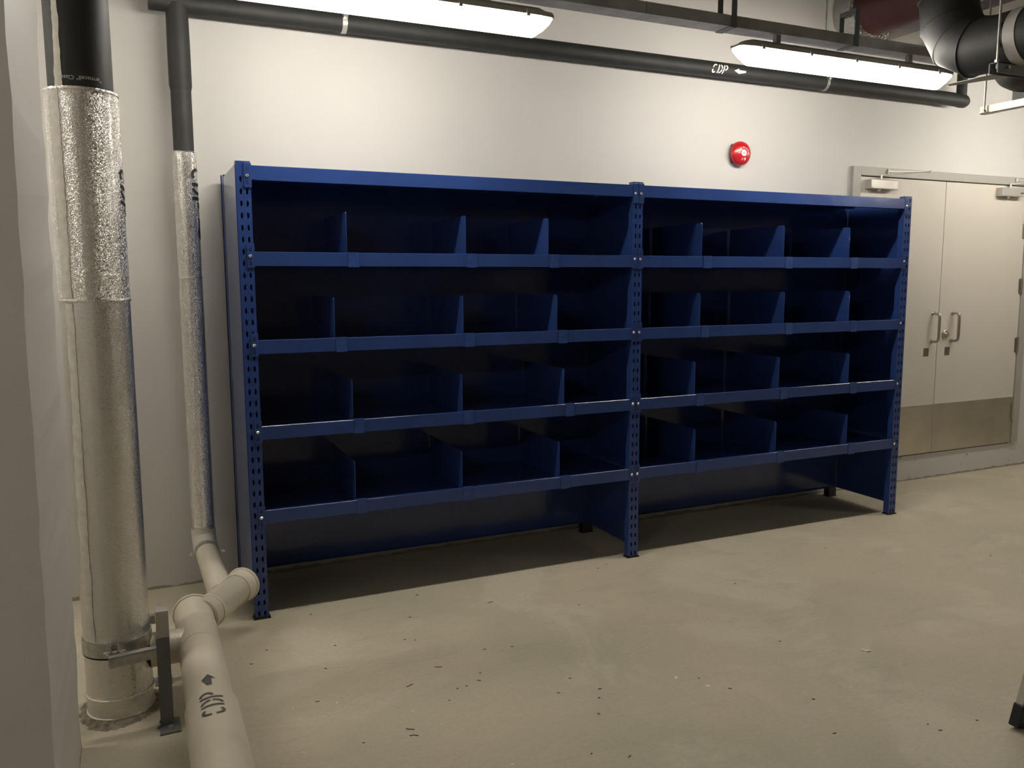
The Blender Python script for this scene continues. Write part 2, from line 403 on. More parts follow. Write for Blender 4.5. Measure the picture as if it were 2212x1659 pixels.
# ------------------------------------------------------------------ blue shelving rack
RW, PW, RH, RD = 1.9533, .0600, 2.0, .54
rack = thing('storage_rack', 'long blue steel two-bay shelving rack with perforated posts and divider plates, against the white wall', 'shelving', (RW+PW/2, RD/2, 0))
def upright_bm(x, y, sgn):
    """perforated post; sgn -1: holes face the room"""
    bm = new(); z0, pitch = .0, .05
    def P(a, b): return bm.verts.new((x+a, y, b))
    cols = [(0, PW/2), (PW/2, PW)]; hc = (.0185, .0435)
    for ci, (xa, xb) in enumerate(cols):
        for r in range(40):
            za, zb = r*pitch, (r+1)*pitch; zc = (za+zb)/2; cx = hc[ci]; hw, hh, ch = .0045, .0125, .0035
            q = [P(xa, za), P(xb, za), P(xb, zb), P(xa, zb)]
            o8 = [(-hw+ch, -hh), (hw-ch, -hh), (hw, -hh+ch*1.6), (hw, hh-ch*1.6), (hw-ch, hh), (-hw+ch, hh), (-hw, hh-ch*1.6), (-hw, -hh+ch*1.6)]
            o = [P(cx+a, zc+b) for a, b in o8]
            inn = [bm.verts.new((v.co.x, v.co.y - sgn*.0025, v.co.z)) for v in o]
            for f in [(q[0], q[1], o[1], o[0]), (q[1], o[2], o[1]), (q[1], q[2], o[3], o[2]), (q[2], o[4], o[3]), (q[2], q[3], o[5], o[4]), (q[3], o[6], o[5]), (q[3], q[0], o[7], o[6]), (q[0], o[0], o[7])]:
                bm.faces.new(f)
            for k in range(8): bm.faces.new([o[k], o[(k+1) % 8], inn[(k+1) % 8], inn[k]])
    bmesh.ops.remove_doubles(bm, verts=bm.verts, dist=1e-5)
    d = -sgn*.040
    ya, yb = sorted((y - sgn*.0002, y+d))
    for xa, xb in ((x, x+.002), (x+PW-.002, x+PW)): box(bm, xa, xb, ya, yb, 0, RH)
    ya, yb = sorted((y+d, y+d+sgn*.002)); box(bm, x+.002, x+PW-.002, ya, yb, 0, RH)
    box(bm, x+PW/2-.0006, x+PW/2+.0006, *sorted((y, y+sgn*.0006)), 0, RH)
    return bm
def foot_bm(x, y0, y1):
    bm = new(); box(bm, x-.006, x+PW+.008, y0-.006, y1+.006, 0, .005); box(bm, x-.002, x+PW+.002, y0-.002, y1+.002, .005, .012); return bm
posts = []
fr = obj('upright_post', upright_bm(0, 0, -1), M['blue'], rack, smooth=False, recalc=False)
obj('foot_plate', foot_bm(0, 0, .04), M['black'], fr, label='black plastic foot')
rr = obj('upright_post', upright_bm(0, RD, 1), M['blue'], rack, smooth=False, recalc=False)
bm = foot_bm(0, RD-.04, RD); box(bm, -.003, PW+.003, RD-.043, RD+.003, .012, .062); obj('foot_plate', bm, M['black'], rr, label='black plastic foot boot')
for k in (1, 2):
    for p in (fr, rr): copy_obj(p, rack, (RW*k, 0, 0))
bolt_z = [1.9405, 1.6065, 1.2262, .8467, .4640]
beam_top = [1.984, 1.625, 1.248, .872, .495]
beam_h = .060
def beam_bm(xa, xb, zt, y0, sgn, h=beam_h):
    pf = [(0, -h), (0, -.002), (.002, 0), (.010, 0), (.011, -.004), (.020, -.004), (.021, -.014), (.034, -.014), (.034, -h), (.030, -h), (.030, -h+.004), (.004, -h+.004), (.004, -h)]
    bm = new(); prism(bm, [(xa, y0+sgn*a, zt+b) for a, b in pf], (xb-xa, 0, 0)); return bm
for bay in (0, 1):
    xa, xb = bay*RW+PW, (bay+1)*RW
    for i, zt in enumerate(beam_top):
        b = obj('shelf_beam', beam_bm(xa, xb, zt, -.004, 1), M['blue'], rack)
        for s, xp in ((0, xa), (1, xb)):
            # end bracket in front of the post, with two pressed hooks and one bolt
            bm = new(); zb = bolt_z[i]
            xo = xp-.0285 if s == 0 else xp+.0005; xi = xo+.028
            if s == 0: xi = xp+.003
            else: xo = xp-.003
            box(bm, xo, xi, -.0062, -.0035, zb-.049, zb+.052)
            obj('end_bracket', bm, M['blue'], b, bevel=.0012)
            hx = (xo+xi)/2-.002
            bm = new(); lathe(bm, (hx, -.0062, zb), (0,-1,0), [(0, .0075), (.003, .0072), (.006, .0045), (.007, 0)], 16)
            obj('bolt', bm, M['bolt'], b, label='bright zinc bolt head')
            for dz in (.031, -.027):
                bm = new(); prism(bm, [(hx+p, -.0066, zb+dz+q) for p, q in [(-.0065, -.010), (.0065, -.010), (.0065, -.004), (.002, -.003), (.0038, .006), (-.0038, .006), (-.002, -.003), (-.0065, -.004)]], (0, .0006, 0))
                obj('bracket_slot', bm, M['slot'], b)  # flat dark shape, its recess shade is in the colour
        obj('rear_beam', beam_bm(xa, xb, zt, RD-.004, -1), M['blue'], rack)
        bm = new()
        zs = zt-.004 if i else zt-.004
        box(bm, xa-.02, xb+.02, .012 if i else .012, RD-.03, zs-.010-.0012, zs-.010)
        for f in range(1, 4):      # folded stiffeners under the sheet
            yy = .03+f*.12; box(bm, xa, xb, yy, yy+.02, zs-.026, zs-.011)
        obj('shelf_panel', bm, M['blue'], rack)
# dividers
DIV = {1: [.463, 1.032, 1.471, 2.405, 2.979, 3.482], 2: [.398, 1.015, 1.521, 2.403, 2.997, 3.502],
       3: [.470, 1.006, 1.563, 2.380, 2.977, 3.522], 4: [.472, 1.001, 1.537, 2.391, 2.970, 3.530]}
for s, xs in DIV.items():
    for x in xs:
        zt = beam_top[s]; zb = zt-.013; bm = new()
        poly = [(x-.0012, .014, zb+.013), (x-.0012, .014, zt+.168), (x-.0012, .020, zt+.178), (x-.0012, .028, zt+.180), (x-.0012, .488, zt+.180), (x-.0012, .488, zb), (x-.0012, .02, zb)]
        prism(bm, poly, (.0024, 0, 0)); box(bm, x, x+.022, .03, .48, zb, zb+.0015)
        dv = obj('divider', bm, M['blue'], rack)
        bm = new(); wd = .050 + random.uniform(-.003, .003); hh = beam_h+.004
        prism(bm, [(x-.0005, -.0075, zt-hh), (x-.0005, -.0075, zt+.002), (x-.0005, .012, zt+.002), (x-.0005, .012, zt+.0006), (x-.0005, -.0050, zt+.0006), (x-.0005, -.0050, zt-hh)], (wd, 0, 0))
        obj('divider_clip', bm, M['blue_clip'], dv, label='lighter blue clip folded over the beam')
# side and back sheets
for x, y0 in ((.0005-.003, .004), (RW+PW/2+.0, .040), (2*RW+PW+.0008, .004)):
    bm = new(); box(bm, x, x+.0018, y0, .500, .062, 1.985)
    if x > 1: box(bm, x-.006, x+.0018, y0, y0+.001, .062, 1.985)
    p = obj('side_panel', bm, M['sheet'], rack)
for k in range(4):
    xa = .045 + k*(2*RW-.03)/4; xb = xa+(2*RW-.03)/4+.004
    bm = new(); box(bm, xa, xb, .5003+.001*(k % 2), .5013+.001*(k % 2), .066, 1.985); box(bm, xa, xb, .488, .5005, .066, .070); box(bm, xa, xb, .4995, .5005, .10, .104)
    obj('back_panel', bm, M['blue'], rack)

bm = new(); box(bm, -.0085, -.0025, .530, .5395, .02, 2.0); obj('rear_flange', bm, M['blue'], rack)

# ------------------------------------------------------------------ fire bell
bc = V((3.104, YW, 2.284))
bell = thing('alarm_bell', 'round red fire alarm bell with white centre, on the wall above the blue rack', 'bell', bc)
bm = new(); box(bm, bc.x-.055, bc.x+.055, YW-.035, YW, bc.z-.057, bc.z+.057); obj('back_box', bm, M['red_dark'], bell, bevel=.006)
bm = new(); prof = [(.026, .066), (.026, .075)]
for i in range(1, 13):
    a = PI/2*i/12; prof.append((.030+.036*math.sin(a), .075*math.cos(a)**.75 if i < 12 else 0))
lathe(bm, bc, (0,-1,0), prof, 56); obj('gong', bm, M['red'], bell)
bm = new(); lathe(bm, bc, (0,-1,0), [(.060, .0205), (.0665, .0200), (.0675, .018), (.0675, 0)], 32); obj('centre_disc', bm, M['white'], bell, label='white centre disc')
bm = new(); lathe(bm, bc, (0,-1,0), [(.0675, .007), (.072, .006), (.072, 0)], 6); obj('centre_nut', bm, M['zinc'], bell, label='small steel nut')
def gong_y(r):   # surface of the gong at radius r
    c = (min(r, .0749)/.075)**(1/.75); return YW-(.030+.036*math.sqrt(max(0, 1-c*c)))-.0008
bm = new()
def put_glyph(bm, g, ang, rad, size):
    t = flat_text(g, size, 2); refine(t, .006)
    for v in t.verts:
        x, y = v.co.x, v.co.y-size*.33+rad
        X = x*math.cos(ang)+y*math.sin(ang); Z = -x*math.sin(ang)+y*math.cos(ang)
        v.co = V((bc.x+X, gong_y(math.hypot(X, Z)), bc.z+Z))
    me = bpy.data.meshes.new('glyph'); t.to_mesh(me); t.free(); bm.from_mesh(me); bpy.data.meshes.remove(me)
for g, a in zip('FIRE', (-88, -70, -52, -34)): put_glyph(bm, g, math.radians(a), .034, .017)
for g, a in zip('ALARM', (-6, 14, 36, 60, 86)): put_glyph(bm, g, math.radians(a), .034, .017)
for g, dx in (('\u706b', -.010), ('\u8b66', .010)):
    t = flat_text(g, .017, 2); refine(t, .006)
    for v in t.verts:
        X, Z = v.co.x+dx, v.co.y-.044; v.co = V((bc.x+X, gong_y(math.hypot(X, Z)), bc.z+Z))
    me = bpy.data.meshes.new('glyph'); t.to_mesh(me); t.free(); bm.from_mesh(me); bpy.data.meshes.remove(me)
obj('lettering', bm, M['white'], bell, smooth=False, recalc=False, label='white lettering round the bell')

# ------------------------------------------------------------------ large vertical pipe
bx, by, br = -.535, -.597, .107
big = thing('vertical_pipe', 'fat vertical pipe in embossed silver jacket with black insulated top, beside the white pier', 'pipe', (bx, by, 0))
bm = new(); cyl(bm, (bx, by, .0), (bx, by, 1.44), br, 72, False)
obj('jacket', bm, M['foil2'], big, label='smooth silver lower jacket')
bm = new(); lathe(bm, (bx, by, 1.438), (0,0,1), [(0, br), (0, br+.0015), (.664, br+.0015), (.664, .09)], 72); obj('jacket', bm, M['foil'], big, label='embossed silver upper jacket')
bm = new(); cyl(bm, (bx, by, 2.08), (bx, by, ZC), .0955, 64, False); ins = obj('insulation', bm, M['rubber'], big, label='black foam insulation')
for z, rr_ in ((2.102, .0030), (1.440, .0030), (.078, .0045), (.012, .004)):
    bm = new(); lathe(bm, (bx, by, z-.005), (0,0,1), [(0, br), (.001, br+rr_), (.005, br+rr_+.001), (.009, br+rr_), (.010, br)], 72); obj('seam_band', bm, M['foil2'], big)
bm = new(); lathe(bm, (bx, by, .236), (0,0,1), [(0, br+.001), (0, br+.005), (.047, br+.005), (.047, br+.001)], 72)
cb = obj('clamp_band', bm, M['zinc'], big, label='steel clamp band')
bm = new(); lathe(bm, (bx, by, .229), (0,0,1), [(0, br+.0005), (0, br+.003), (.007, br+.003)], 72); obj('gasket', bm, M['dark'], cb, label='dark rubber gasket')
def az_vec(deg): return V((math.sin(math.radians(deg)), -math.cos(math.radians(deg)), 0))
bm = new(); o_ = az_vec(-3); t_ = V((o_.y*-1, o_.x, 0))
for s in (-.011, .011):
    c = V((bx, by, 0))+o_*(br+.012)+t_*s
    mt = Matrix((t_, -o_, V((0,0,1)))).transposed().to_4x4(); mt.translation = c
    box(bm, -.002, .002, -.016, .010, .232, .288, mt)
obj('clamp_ear', bm, M['zinc'], cb)
bm = new(); c = V((bx, by, .262))+o_*(br+.018); cyl(bm, c-t_*.034, c+t_*.034, .0045, 12)
for s in (-.022, .022): cyl(bm, c+t_*(s-.004), c+t_*(s+.004), .009, 6)
obj('clamp_bolt', bm, M['bolt'], cb)
# brushed smear of white paint down the left of jacket and insulation
def smear(z0, z1, r, a0, a1, seed, par, name='paint_smear'):
    rnd = random.Random(seed); bm = new(); n = int((z1-z0)/.012); rows = []; l = 0; rr = 0
    for i in range(n+1):
        z = z0+(z1-z0)*i/n; f = i/n
        l = .85*l+rnd.uniform(-1.2, 1.2); rr = .6*rr+rnd.uniform(-.9, .9)
        aL = a0(f)+l; aR = a1(f)+rr
        row = []
        for k in range(7):
            a = aL+(aR-aL)*k/6; o = az_vec(a)*(r+.0012); row.append(bm.verts.new((bx+o.x, by+o.y, z)))
        rows.append(row)
    for a, b in zip(rows, rows[1:]):
        for k in range(6): bm.faces.new([a[k], a[k+1], b[k+1], b[k]])
    return obj(name, bm, M['smear'], par, label='white brushed paint smear')
smear(2.108, 2.9, .0955, lambda f: -46+5*f, lambda f: -30-2*f, 3, big)
smear(.29, 1.432, br, lambda f: -54-3*math.sin(f*5), lambda f: -37+2*f, 5, big)
smear(1.448, 2.097, br+.0010, lambda f: -53+2*f, lambda f: -35+f, 8, big)
# maker's name on the insulation, upside down
tx = flat_text('"armacell\u00b0 Class', .0182, 3, 'LEFT')
o_ = az_vec(40)
bend(tx, (bx, by, 2.140), (0, 0, 1), o_, .0955, rot=PI/2)
obj('printed_lettering', tx, M['white'], big, smooth=False, recalc=False, label='small white printing, upside down')
bm = bend(stencil_cdp(.07), (bx, by, 1.80), (0,0,1), az_vec(82), br+.002, rot=PI)
obj('stencil_lettering', bm, M['blackink'], big, smooth=False, recalc=False, label='black stencilled letters')
# mortar collar where it goes into the slab
bm = new(); rnd = random.Random(4); K = 72; rings = []
for j, (rad, h) in enumerate([(br-.01, .012), (br+.006, .010), (br+.022, .007), (br+.038, .0)]):
    rings.append([])
    for k in range(K):
        a = 2*PI*k/K; q = rnd.uniform(-.006, .008)*(j > 1)+.012*math.sin(3*a+1)*(j > 1); hh = max(.001, h+rnd.uniform(-.004, .005)) if j < 3 else -.002
        rings[-1].append(bm.verts.new((bx+(rad+q)*math.cos(a), by+(rad+q)*math.sin(a), hh)))
for a, b in zip(rings, rings[1:]):
    for k in range(K): bm.faces.new([a[k], a[(k+1) % K], b[(k+1) % K], b[k]])
obj('mortar_collar', bm, M['mortar'], big, label='rough mortar around the pipe foot')

# ------------------------------------------------------------------ pipe run: high-level black pipe, its slim drop, and the cream floor pipe
HPY, HPZ, HR = .470, 2.742, .045
sx, sy, sr = -.168, .470, .0525
run = thing('drain_pipe', 'black insulated drain pipe high along the back wall, with slim silver-jacketed drop', 'pipe', (sx, sy, 0))
bm = new(); ex = 5.0
pts = [(-.28, HPY, HPZ), (4.80, HPY, HPZ)] + [(4.80+(.15)*t, HPY-.02*t*t, HPZ-.012*t) for t in (.3, .6, .8)]
pts = [(-.285, HPY, HPZ), (1.0, HPY, HPZ), (2.5, HPY, HPZ), (4.0, HPY, HPZ), (4.82, HPY, HPZ), (4.90, HPY, HPZ-.002), (4.95, HPY, HPZ-.005), (4.985, HPY, HPZ-.006), (5.005, HPY, HPZ-.006), (5.015, HPY, HPZ-.006)]
tube(bm, pts, [HR]*6+[HR*1.04, HR*.98, HR*.75, HR*.4], 40)
hp = obj('insulation', bm, M['rubber'], run)
bm = new(); cyl(bm, (4.955, HPY+.0, HPZ), (4.955, HPY+.0, 3.15), .034, 28); obj('riser', bm, M['rubber'], run)
bm = new(); box(bm, -.288, -.2855, HPY-.03, HPY+.03, HPZ-.02, HPZ+.04); obj('end_patch', bm, M['duct'], run)
for x in (.585, 3.675):
    bm = new(); K = 48; prof = [(-.0115, HR+.0005), (-.0115, HR+.0035), (.0115, HR+.0035), (.0115, HR+.0005)]
    lathe(bm, (x, HPY, HPZ), (1,0,0), prof, K)
    cr = obj('clamp_ring', bm, M['zinc'] if x > 1 else M['silver'], run, label='silver pipe clamp')
    bm = new(); cyl(bm, (x, HPY-.052, HPZ+.018), (x+.001, HPY-.064, HPZ+.018), .008, 10); box(bm, x-.011, x+.011, HPY-.062, HPY-.045, HPZ+.010, HPZ+.026)
    obj('clamp_screw', bm, M['bolt'], cr)
    bm = new(); cyl(bm, (x, HPY, HPZ+HR), (x, HPY, ZC), .005, 10); cyl(bm, (x, HPY, HPZ+HR), (x, HPY, HPZ+HR+.03), .009, 6)
    obj('hanger_rod', bm, M['zinc'], cr)
cam_dir = (V((-.425, -3.7, 1.5)) - V((2.8, HPY, HPZ))); 
od = V((0, -1, -.12))
bm = bend(stencil_cdp(.052, .30, .17), (2.812, HPY, HPZ), (1,0,0), od, HR)
obj('stencil_lettering', bm, M['white'], run, smooth=False, recalc=False, label='white stencilled letters')
bm = bend(arrow(.030, .088), (2.968, HPY, HPZ), (1,0,0), od, HR)
obj('arrow_mark', bm, M['white'], run, smooth=False, recalc=False, label='white arrow')
# drop
bm = new(); cyl(bm, (sx, sy, 2.07), (sx, sy, 2.38), .0445, 40, False); lathe(bm, (sx, sy, 2.36), (0,0,1), [(0, .0445), (.02, .049), (.20, .049), (.34, .0475), (HPZ-2.36-.01, .049)], 40)
obj('drop_insulation', bm, M['rubber'], run)
bm = new(); cyl(bm, (sx, sy, .30), (sx, sy, 2.086), sr, 56, False); jk = obj('drop_jacket', bm, M['foil'], run, label='silver embossed jacket')
bm = new(); lathe(bm, (sx, sy, 2.084), (0,0,1), [(0, sr), (.003, sr+.002), (.005, sr), (.005, .04)], 48); obj('seam_band', bm, M['foil2'], run)
for z in (1.518, .928, .333):
    bm = new(); lathe(bm, (sx, sy, z-.004), (0,0,1), [(0, sr), (.001, sr+.0022), (.004, sr+.003), (.007, sr+.0022), (.008, sr)], 48); obj('seam_band', bm, M['foil2'], run)
bm = bend(stencil_cdp(.085, 0, .17), (sx, sy, 1.925), (0,0,1), az_vec(72), sr, rot=PI)
obj('stencil_lettering', bm, M['blackink'], run, smooth=False, recalc=False, label='black stencilled letters')
bm = bend(arrow(.05, .10), (sx, sy, 1.74), (0,0,1), az_vec(76), sr, rot=0)
obj('arrow_mark', bm, M['blackink'], run, smooth=False, recalc=False, label='black arrow')
# elbow at the foot of the drop, then the sloping cream section
A = V((-.221, -.34, .20)); B = V((-.050, -.069, .20)); J = V((-.150, -.175, .203))
bm = new(); pts = bez((sx, sy, .315), (sx, sy, .235), (sx+.003, .36, .232), 12); tube(bm, pts, .0555, 40)
obj('elbow_cover', bm, M['leaf'], run, label='pale grey elbow cover')
d0 = V(pts[-1])
bm = new(); tube(bm, [d0, J], .0515, 40); obj('cream_section', bm, M['cream'], run, label='cream wrapped sloping section')
dd = (J-d0).normalized()
bm = new(); lathe(bm, d0+dd*.012, dd, [(0, .052), (0, .0565), (.024, .0565), (.024, .052)], 40)
ck = obj('clamp_band', bm, M['zinc'], run)
bm = new()
for s in (-1, 1):
    c = d0+dd*.024+V((s*.060, 0, .004)); cyl(bm, c-V((s*.006, 0, .0)), c+V((s*.018, 0, 0)), .004, 10); cyl(bm, c+V((s*.012, -.009, 0)), c+V((s*.012, .009, 0)), .007, 8)
obj('clamp_bolt', bm, M['bolt'], ck)

fl = thing('floor_pipe', 'cream painted pipe running across the concrete floor towards the viewer, with capped branch', 'pipe', (-.27, -2.5, 0))
mx_, mz = -.270, .200
bm = new(); tube(bm, [(mx_, -.315, mz), (mx_, -1.16, mz)], .0715, 56); obj('jacket', bm, M['cream'], fl, label='slimmer far jacket section')
bm = new(); tube(bm, [(mx_, -1.145, mz), (mx_, -1.15, mz), (mx_, -7.985, mz)], [.072, .0785, .0785], 56); obj('jacket', bm, M['cream'], fl)
bm = new(); lathe(bm, (mx_, -.325, mz), (0,1,0), [(0, .0715), (0, .0765), (.010, .0775), (.014, .074), (.014, .062), (.008, .060), (.008, 0)], 56); obj('end_cap', bm, M['cream'], fl)
for y in (-.50, -.70):
    bm = new(); lathe(bm, (mx_, y-.004, mz), (0,1,0), [(0, .0715), (.002, .0735), (.006, .0735), (.008, .0715)], 48); obj('seam_band', bm, M['cream'], fl)
ab = (B-A).normalized()
bm = new(); tube(bm, [A-ab*.03, B-ab*.015], .0635, 56); br_ = obj('branch', bm, M['cream_emb'], fl, label='embossed capped branch')
bm = new(); lathe(bm, B-ab*.075, ab, [(0, .0640), (0, .0670), (.060, .0670), (.064, .0740), (.072, .0745), (.075, .070), (.075, .060), (.070, .058), (.070, 0)], 56); obj('branch_cap', bm, M['cream'], br_)
bm = new(); lathe(bm, A+ab*.018, ab, [(0, .0635), (.002, .0675), (.008, .0675), (.010, .0635)], 56); obj('seam_band', bm, M['cream'], br_)
bm = new(); tube(bm, [(mx_, by+.0, .195), (bx+br-.004, by, .195)], .0600, 48, False); obj('stub_connection', bm, M['cream_emb'], fl, label='short foil-wrapped stub to the fat vertical pipe')
bm = bend(squash(stencil_cdp(.068, 0, .14), 1.0), (mx_, -1.252, mz), (0,1,0), (-.06, 0, 1), .0785, rot=0)
obj('stencil_lettering', bm, M['stencil'], fl, smooth=False, recalc=False, label='grey stencilled letters')
bm = bend(arrow(.042, .075), (mx_, -1.082, mz), (0,1,0), (-.02, 0, 1), .0715, rot=PI)
obj('arrow_mark', bm, M['stencil'], fl, smooth=False, recalc=False, label='grey stencilled arrow')
for yy in (-3.9, -6.4):
    bm = new(); box(bm, mx_-.10, mx_+.10, yy-.02, yy+.02, 0, .115); box(bm, mx_-.10, mx_-.082, yy-.02, yy+.02, .1, .24); box(bm, mx_+.082, mx_+.10, yy-.02, yy+.02, .1, .24)
    obj('saddle', bm, M['greypaint'], fl)

# grey bracket stand between the two pipes
px, py = -.392, -.800
st = thing('pipe_stand', 'grey painted steel bracket stand bolted to the floor beside the fat silver pipe', 'bracket', (px, py, 0))
bm = new(); tw = -.10
box(bm, px-.021, px+.021, py-.003, py, .012, .315); box(bm, px-.021, px-.018, py, py+.038, .012, .315); box(bm, px+.018, px+.021, py, py+.038, .012, .315)
obj('post', bm, M['greypaint'], st)
bm = new(); box(bm, px-.018, px+.022, py+.0, py+.042, .30, .408); obj('post_cap', bm, M['silver'], st, bevel=.002, label='silver square upper end')
bm = new(); box(bm, px-.025, px+.040, py-.055, py+.045, 0, .006); ft = obj('foot', bm, M['greypaint'], st)
bm = new(); cyl(bm, (px+.010, py-.030, .006), (px+.010, py-.030, .016), .009, 6); cyl(bm, (px-.033, py+.0, .004), (px-.020, py+.0, .018), .008, 8); obj('anchor_bolt', bm, M['zinc'], ft)
bm = new(); ay0 = -.735
p0 = V((-.560, -.770, .262)); p1 = V((px-.02, py+.02, .275))
dd_ = (p1-p0).normalized(); side = V((-dd_.y, dd_.x, 0)).normalized()
mt = Matrix((dd_, side, dd_.cross(side))).transposed().to_4x4(); mt.translation = p0; L = (p1-p0).length
box(bm, 0, L, -.002, .028, -.003, 0, mt); box(bm, 0, L, -.002, .001, -.034, 0, mt); box(bm, 0, L, .025, .028, -.034, 0, mt)
obj('front_arm', bm, M['zinc'], st)
bm = new(); box(bm, -.52, px, -.455, -.425, .235, .265); box(bm, px-.018, px+.012, -.80+.04, -.425, .272, .30); obj('rear_arm', bm, M['zinc'], st)
bm = new(); box(bm, px-.015, px+.015, -.46, -.43, 0, .268); box(bm, px-.03, px+.03, -.48, -.41, 0, .005); obj('rear_post', bm, M['greypaint'], st)

# ------------------------------------------------------------------ strip lamps
LL = 1.47; LYC = -.378
def half_profile(n, ry, zt, zb): return [(ry*math.cos(PI*k/n), zb*math.sin(PI*k/n)) for k in range(n+1)]
def loft(bm, rings, cap=True):
    R_ = [[bm.verts.new(V(p)) for p in r] for r in rings]
    for a, b in zip(R_, R_[1:]):
        for k in range(len(a)): bm.faces.new([a[k], a[(k+1) % len(a)], b[(k+1) % len(b)], b[k]])
    if cap: bm.faces.new(R_[0][::-1]); bm.faces.new(R_[-1])
def make_lamp(x0, yc, z_split, label):
    """x0 = left end; z_split = rim between housing and diffuser"""
    t = thing('strip_light', label, 'strip light', (x0+LL/2, yc, z_split), 'weatherproof fluorescent strip lights')
    x1 = x0+LL; z = z_split; hw = .052
    def hs(x, s, h):   # housing section: bottom wide, top chamfered
        return [(x, yc-hw*s, z), (x, yc-hw*s, z+.020*s), (x, yc-hw*.72*s, z+h*.68), (x, yc+hw*.72*s, z+h*.68), (x, yc+hw*s, z+.020*s), (x, yc+hw*s, z)]
    bm = new(); loft(bm, [hs(x0, .62, .010), hs(x0+.015, .90, .022), hs(x0+.075, 1, .050), hs(x1-.075, 1, .050), hs(x1-.015, .90, .022), hs(x1, .62, .010)])
    h = obj('housing', bm, M['housing'], t, smooth=False)
    def ls(x, s, d):
        return [(x, yc-hw*.97*s*math.cos(PI*k/10), z-d*math.sin(PI*k/10)**.8) for k in range(11)]
    bm = new(); loft(bm, [ls(x0+.065, .97, .066), ls(x0+.085, 1, .079), ls(x1-.085, 1, .079), ls(x1-.065, .97, .066)]); obj('diffuser', bm, M['lens'], t, label='lit white diffuser')
    bm = new(); cyl(bm, (x0+.09, yc, z-.034), (x1-.09, yc, z-.034), .013, 16); obj('tube', bm, M['tube'], t)
    for e, s in ((x0, 1), (x1, -1)):
        bm = new(); loft(bm, [ls(e+s*.0655, .98, .065), ls(e+s*.04, .93, .050), ls(e+s*.015, .80, .026), ls(e+s*.003, .55, .004)]); obj('diffuser_end', bm, M['lensend'], t)
    for i in range(5):
        xx = x0+.13+i*(LL-.26)/4
        bm = new(); box(bm, xx-.008, xx+.008, yc-hw-.004, yc-hw+.002, z-.010, z+.020); obj('clip', bm, M['housing'], t)
        bm = new(); box(bm, xx-.008, xx+.008, yc+hw-.002, yc+hw+.004, z-.010, z+.020); obj('clip', bm, M['housing'], t)
    for f in (.18, .80):
        xx = x0+LL*f; bm = new(); box(bm, xx-.014, xx+.014, yc-.002, yc+.022, z+.033, z+.0825); obj('hanger', bm, M['housing'], t)
    return t
ZL = 2.606
make_lamp(2.272, LYC, ZL, 'lit strip light above the right bay of the rack, partly behind the black elbow')
make_lamp(-.190, LYC, ZL, 'lit strip light above the left bay of the rack, at the top edge')
make_lamp(4.734, LYC, ZL, 'lit strip light over the grey double door')
make_lamp(-2.652, LYC, ZL, 'lit strip light behind the white pier')
make_lamp(-2.9, -3.7, ZL, 'added unseen strip light left of the viewer, brightening the end of the white pier')  # made-up lamp out of view, added to lighten the pier's end face
make_lamp(6.3, -2.9, ZL, 'added unseen strip light right of the viewer, brightening the door and open floor')  # invented lamp out of view, added to lift the door and floor
# trunking above each row, carried by hangers from the slab
def trunking(y0, label, hangers, dz=0, xmin=-9, xmax=99):
    t = thing('cable_trunking', label, 'cable trunking', (2.4, y0+.05, 2.690))
    xs = [-3.9, -1.5, -.55, 1.16, 1.758, 2.232, 3.02, 4.8, 6.9, 8.7]
    xs = [q for q in xs if xmin < q < xmax]
    for a, b in zip(xs, xs[1:]):
        bm = new(); box(bm, a+.0015, b-.0015, y0, y0+.10, 2.690, 2.742); obj('trunking_length', bm, M['trunk'], t)
    for x in hangers:
        bm = new()
        box(bm, x-.0, x+.030, y0-.004, y0-.0003, 2.687, 2.85); box(bm, x, x+.030, y0+.1003, y0+.104, 2.687, 2.85)
        box(bm, x, x+.030, y0-.004, y0+.104, 2.848, 2.872); box(bm, x-.012, x+.03, y0-.004, y0+.104, 2.687, 2.6895)
        h = obj('hanger_frame', bm, M['greypaint'], t)
        bm = new(); cyl(bm, (x+.015, y0+.05, 2.84), (x+.015, y0+.05, ZC-dz), .005, 10); cyl(bm, (x+.015, y0+.05, 2.872), (x+.015, y0+.05, 2.887), .011, 6); obj('hanger_rod', bm, M['zinc'], h)
    t.location.z += dz
trunking(-.394, 'long grey cable trunking over the lamps by the back wall', [-2.2, .3, 2.234, 3.020, 5.3, 7.2])
trunking(-2.916, 'grey cable trunking over the added lamp right of the viewer', [5.3, 6.9, 8.2], 0, 4.2)
trunking(-3.716, 'grey cable trunking over the added lamp left of the viewer', [-3.4, -1.9], 0, -9, -1.4)

# ------------------------------------------------------------------ services at the upper right
def seg_seams(par, pts, r, name='insulation_seam'):
    for p, d in pts:
        bm = new(); lathe(bm, V(p)-V(d)*.004, d, [(0, r), (.002, r+.0025), (.006, r+.0025), (.008, r)], 40); obj(name, bm, M['rubber'], par)
g1 = thing('insulated_pipe', 'fat black insulated pipe with an elbow turning up in front of the lamp', 'pipe', (3.30, -.9, 2.45))
R1 = .128; ey, ez = -.71, 2.583
bm = new()
pts = [(3.30, ey, ZC-.004), (3.30, ey, 3.05), (3.30, ey, 2.86), (3.30, ey-.02, 2.74), (3.30, ey-.075, 2.645), (3.30, ey-.17, 2.592), (3.30, ey-.28, ez), (3.30, -2.0, ez), (3.30, YF+.01, ez)]
tube(bm, pts, [R1, R1, R1*1.03, R1*1.06, R1*1.08, R1*1.05, R1*.98, R1*.95, R1*.95], 48); obj('insulation', bm, M['rubber'], g1)
for i in (2, 3, 4, 5):
    a = V(pts[i]); d = (V(pts[i+1])-V(pts[i-1])).normalized(); rr_ = R1*1.06
    bm = new(); lathe(bm, a-d*.004, d, [(0, rr_-.004), (.002, rr_+.004), (.007, rr_+.004), (.009, rr_-.004)], 40); obj('insulation_seam', bm, M['rubber'], g1)
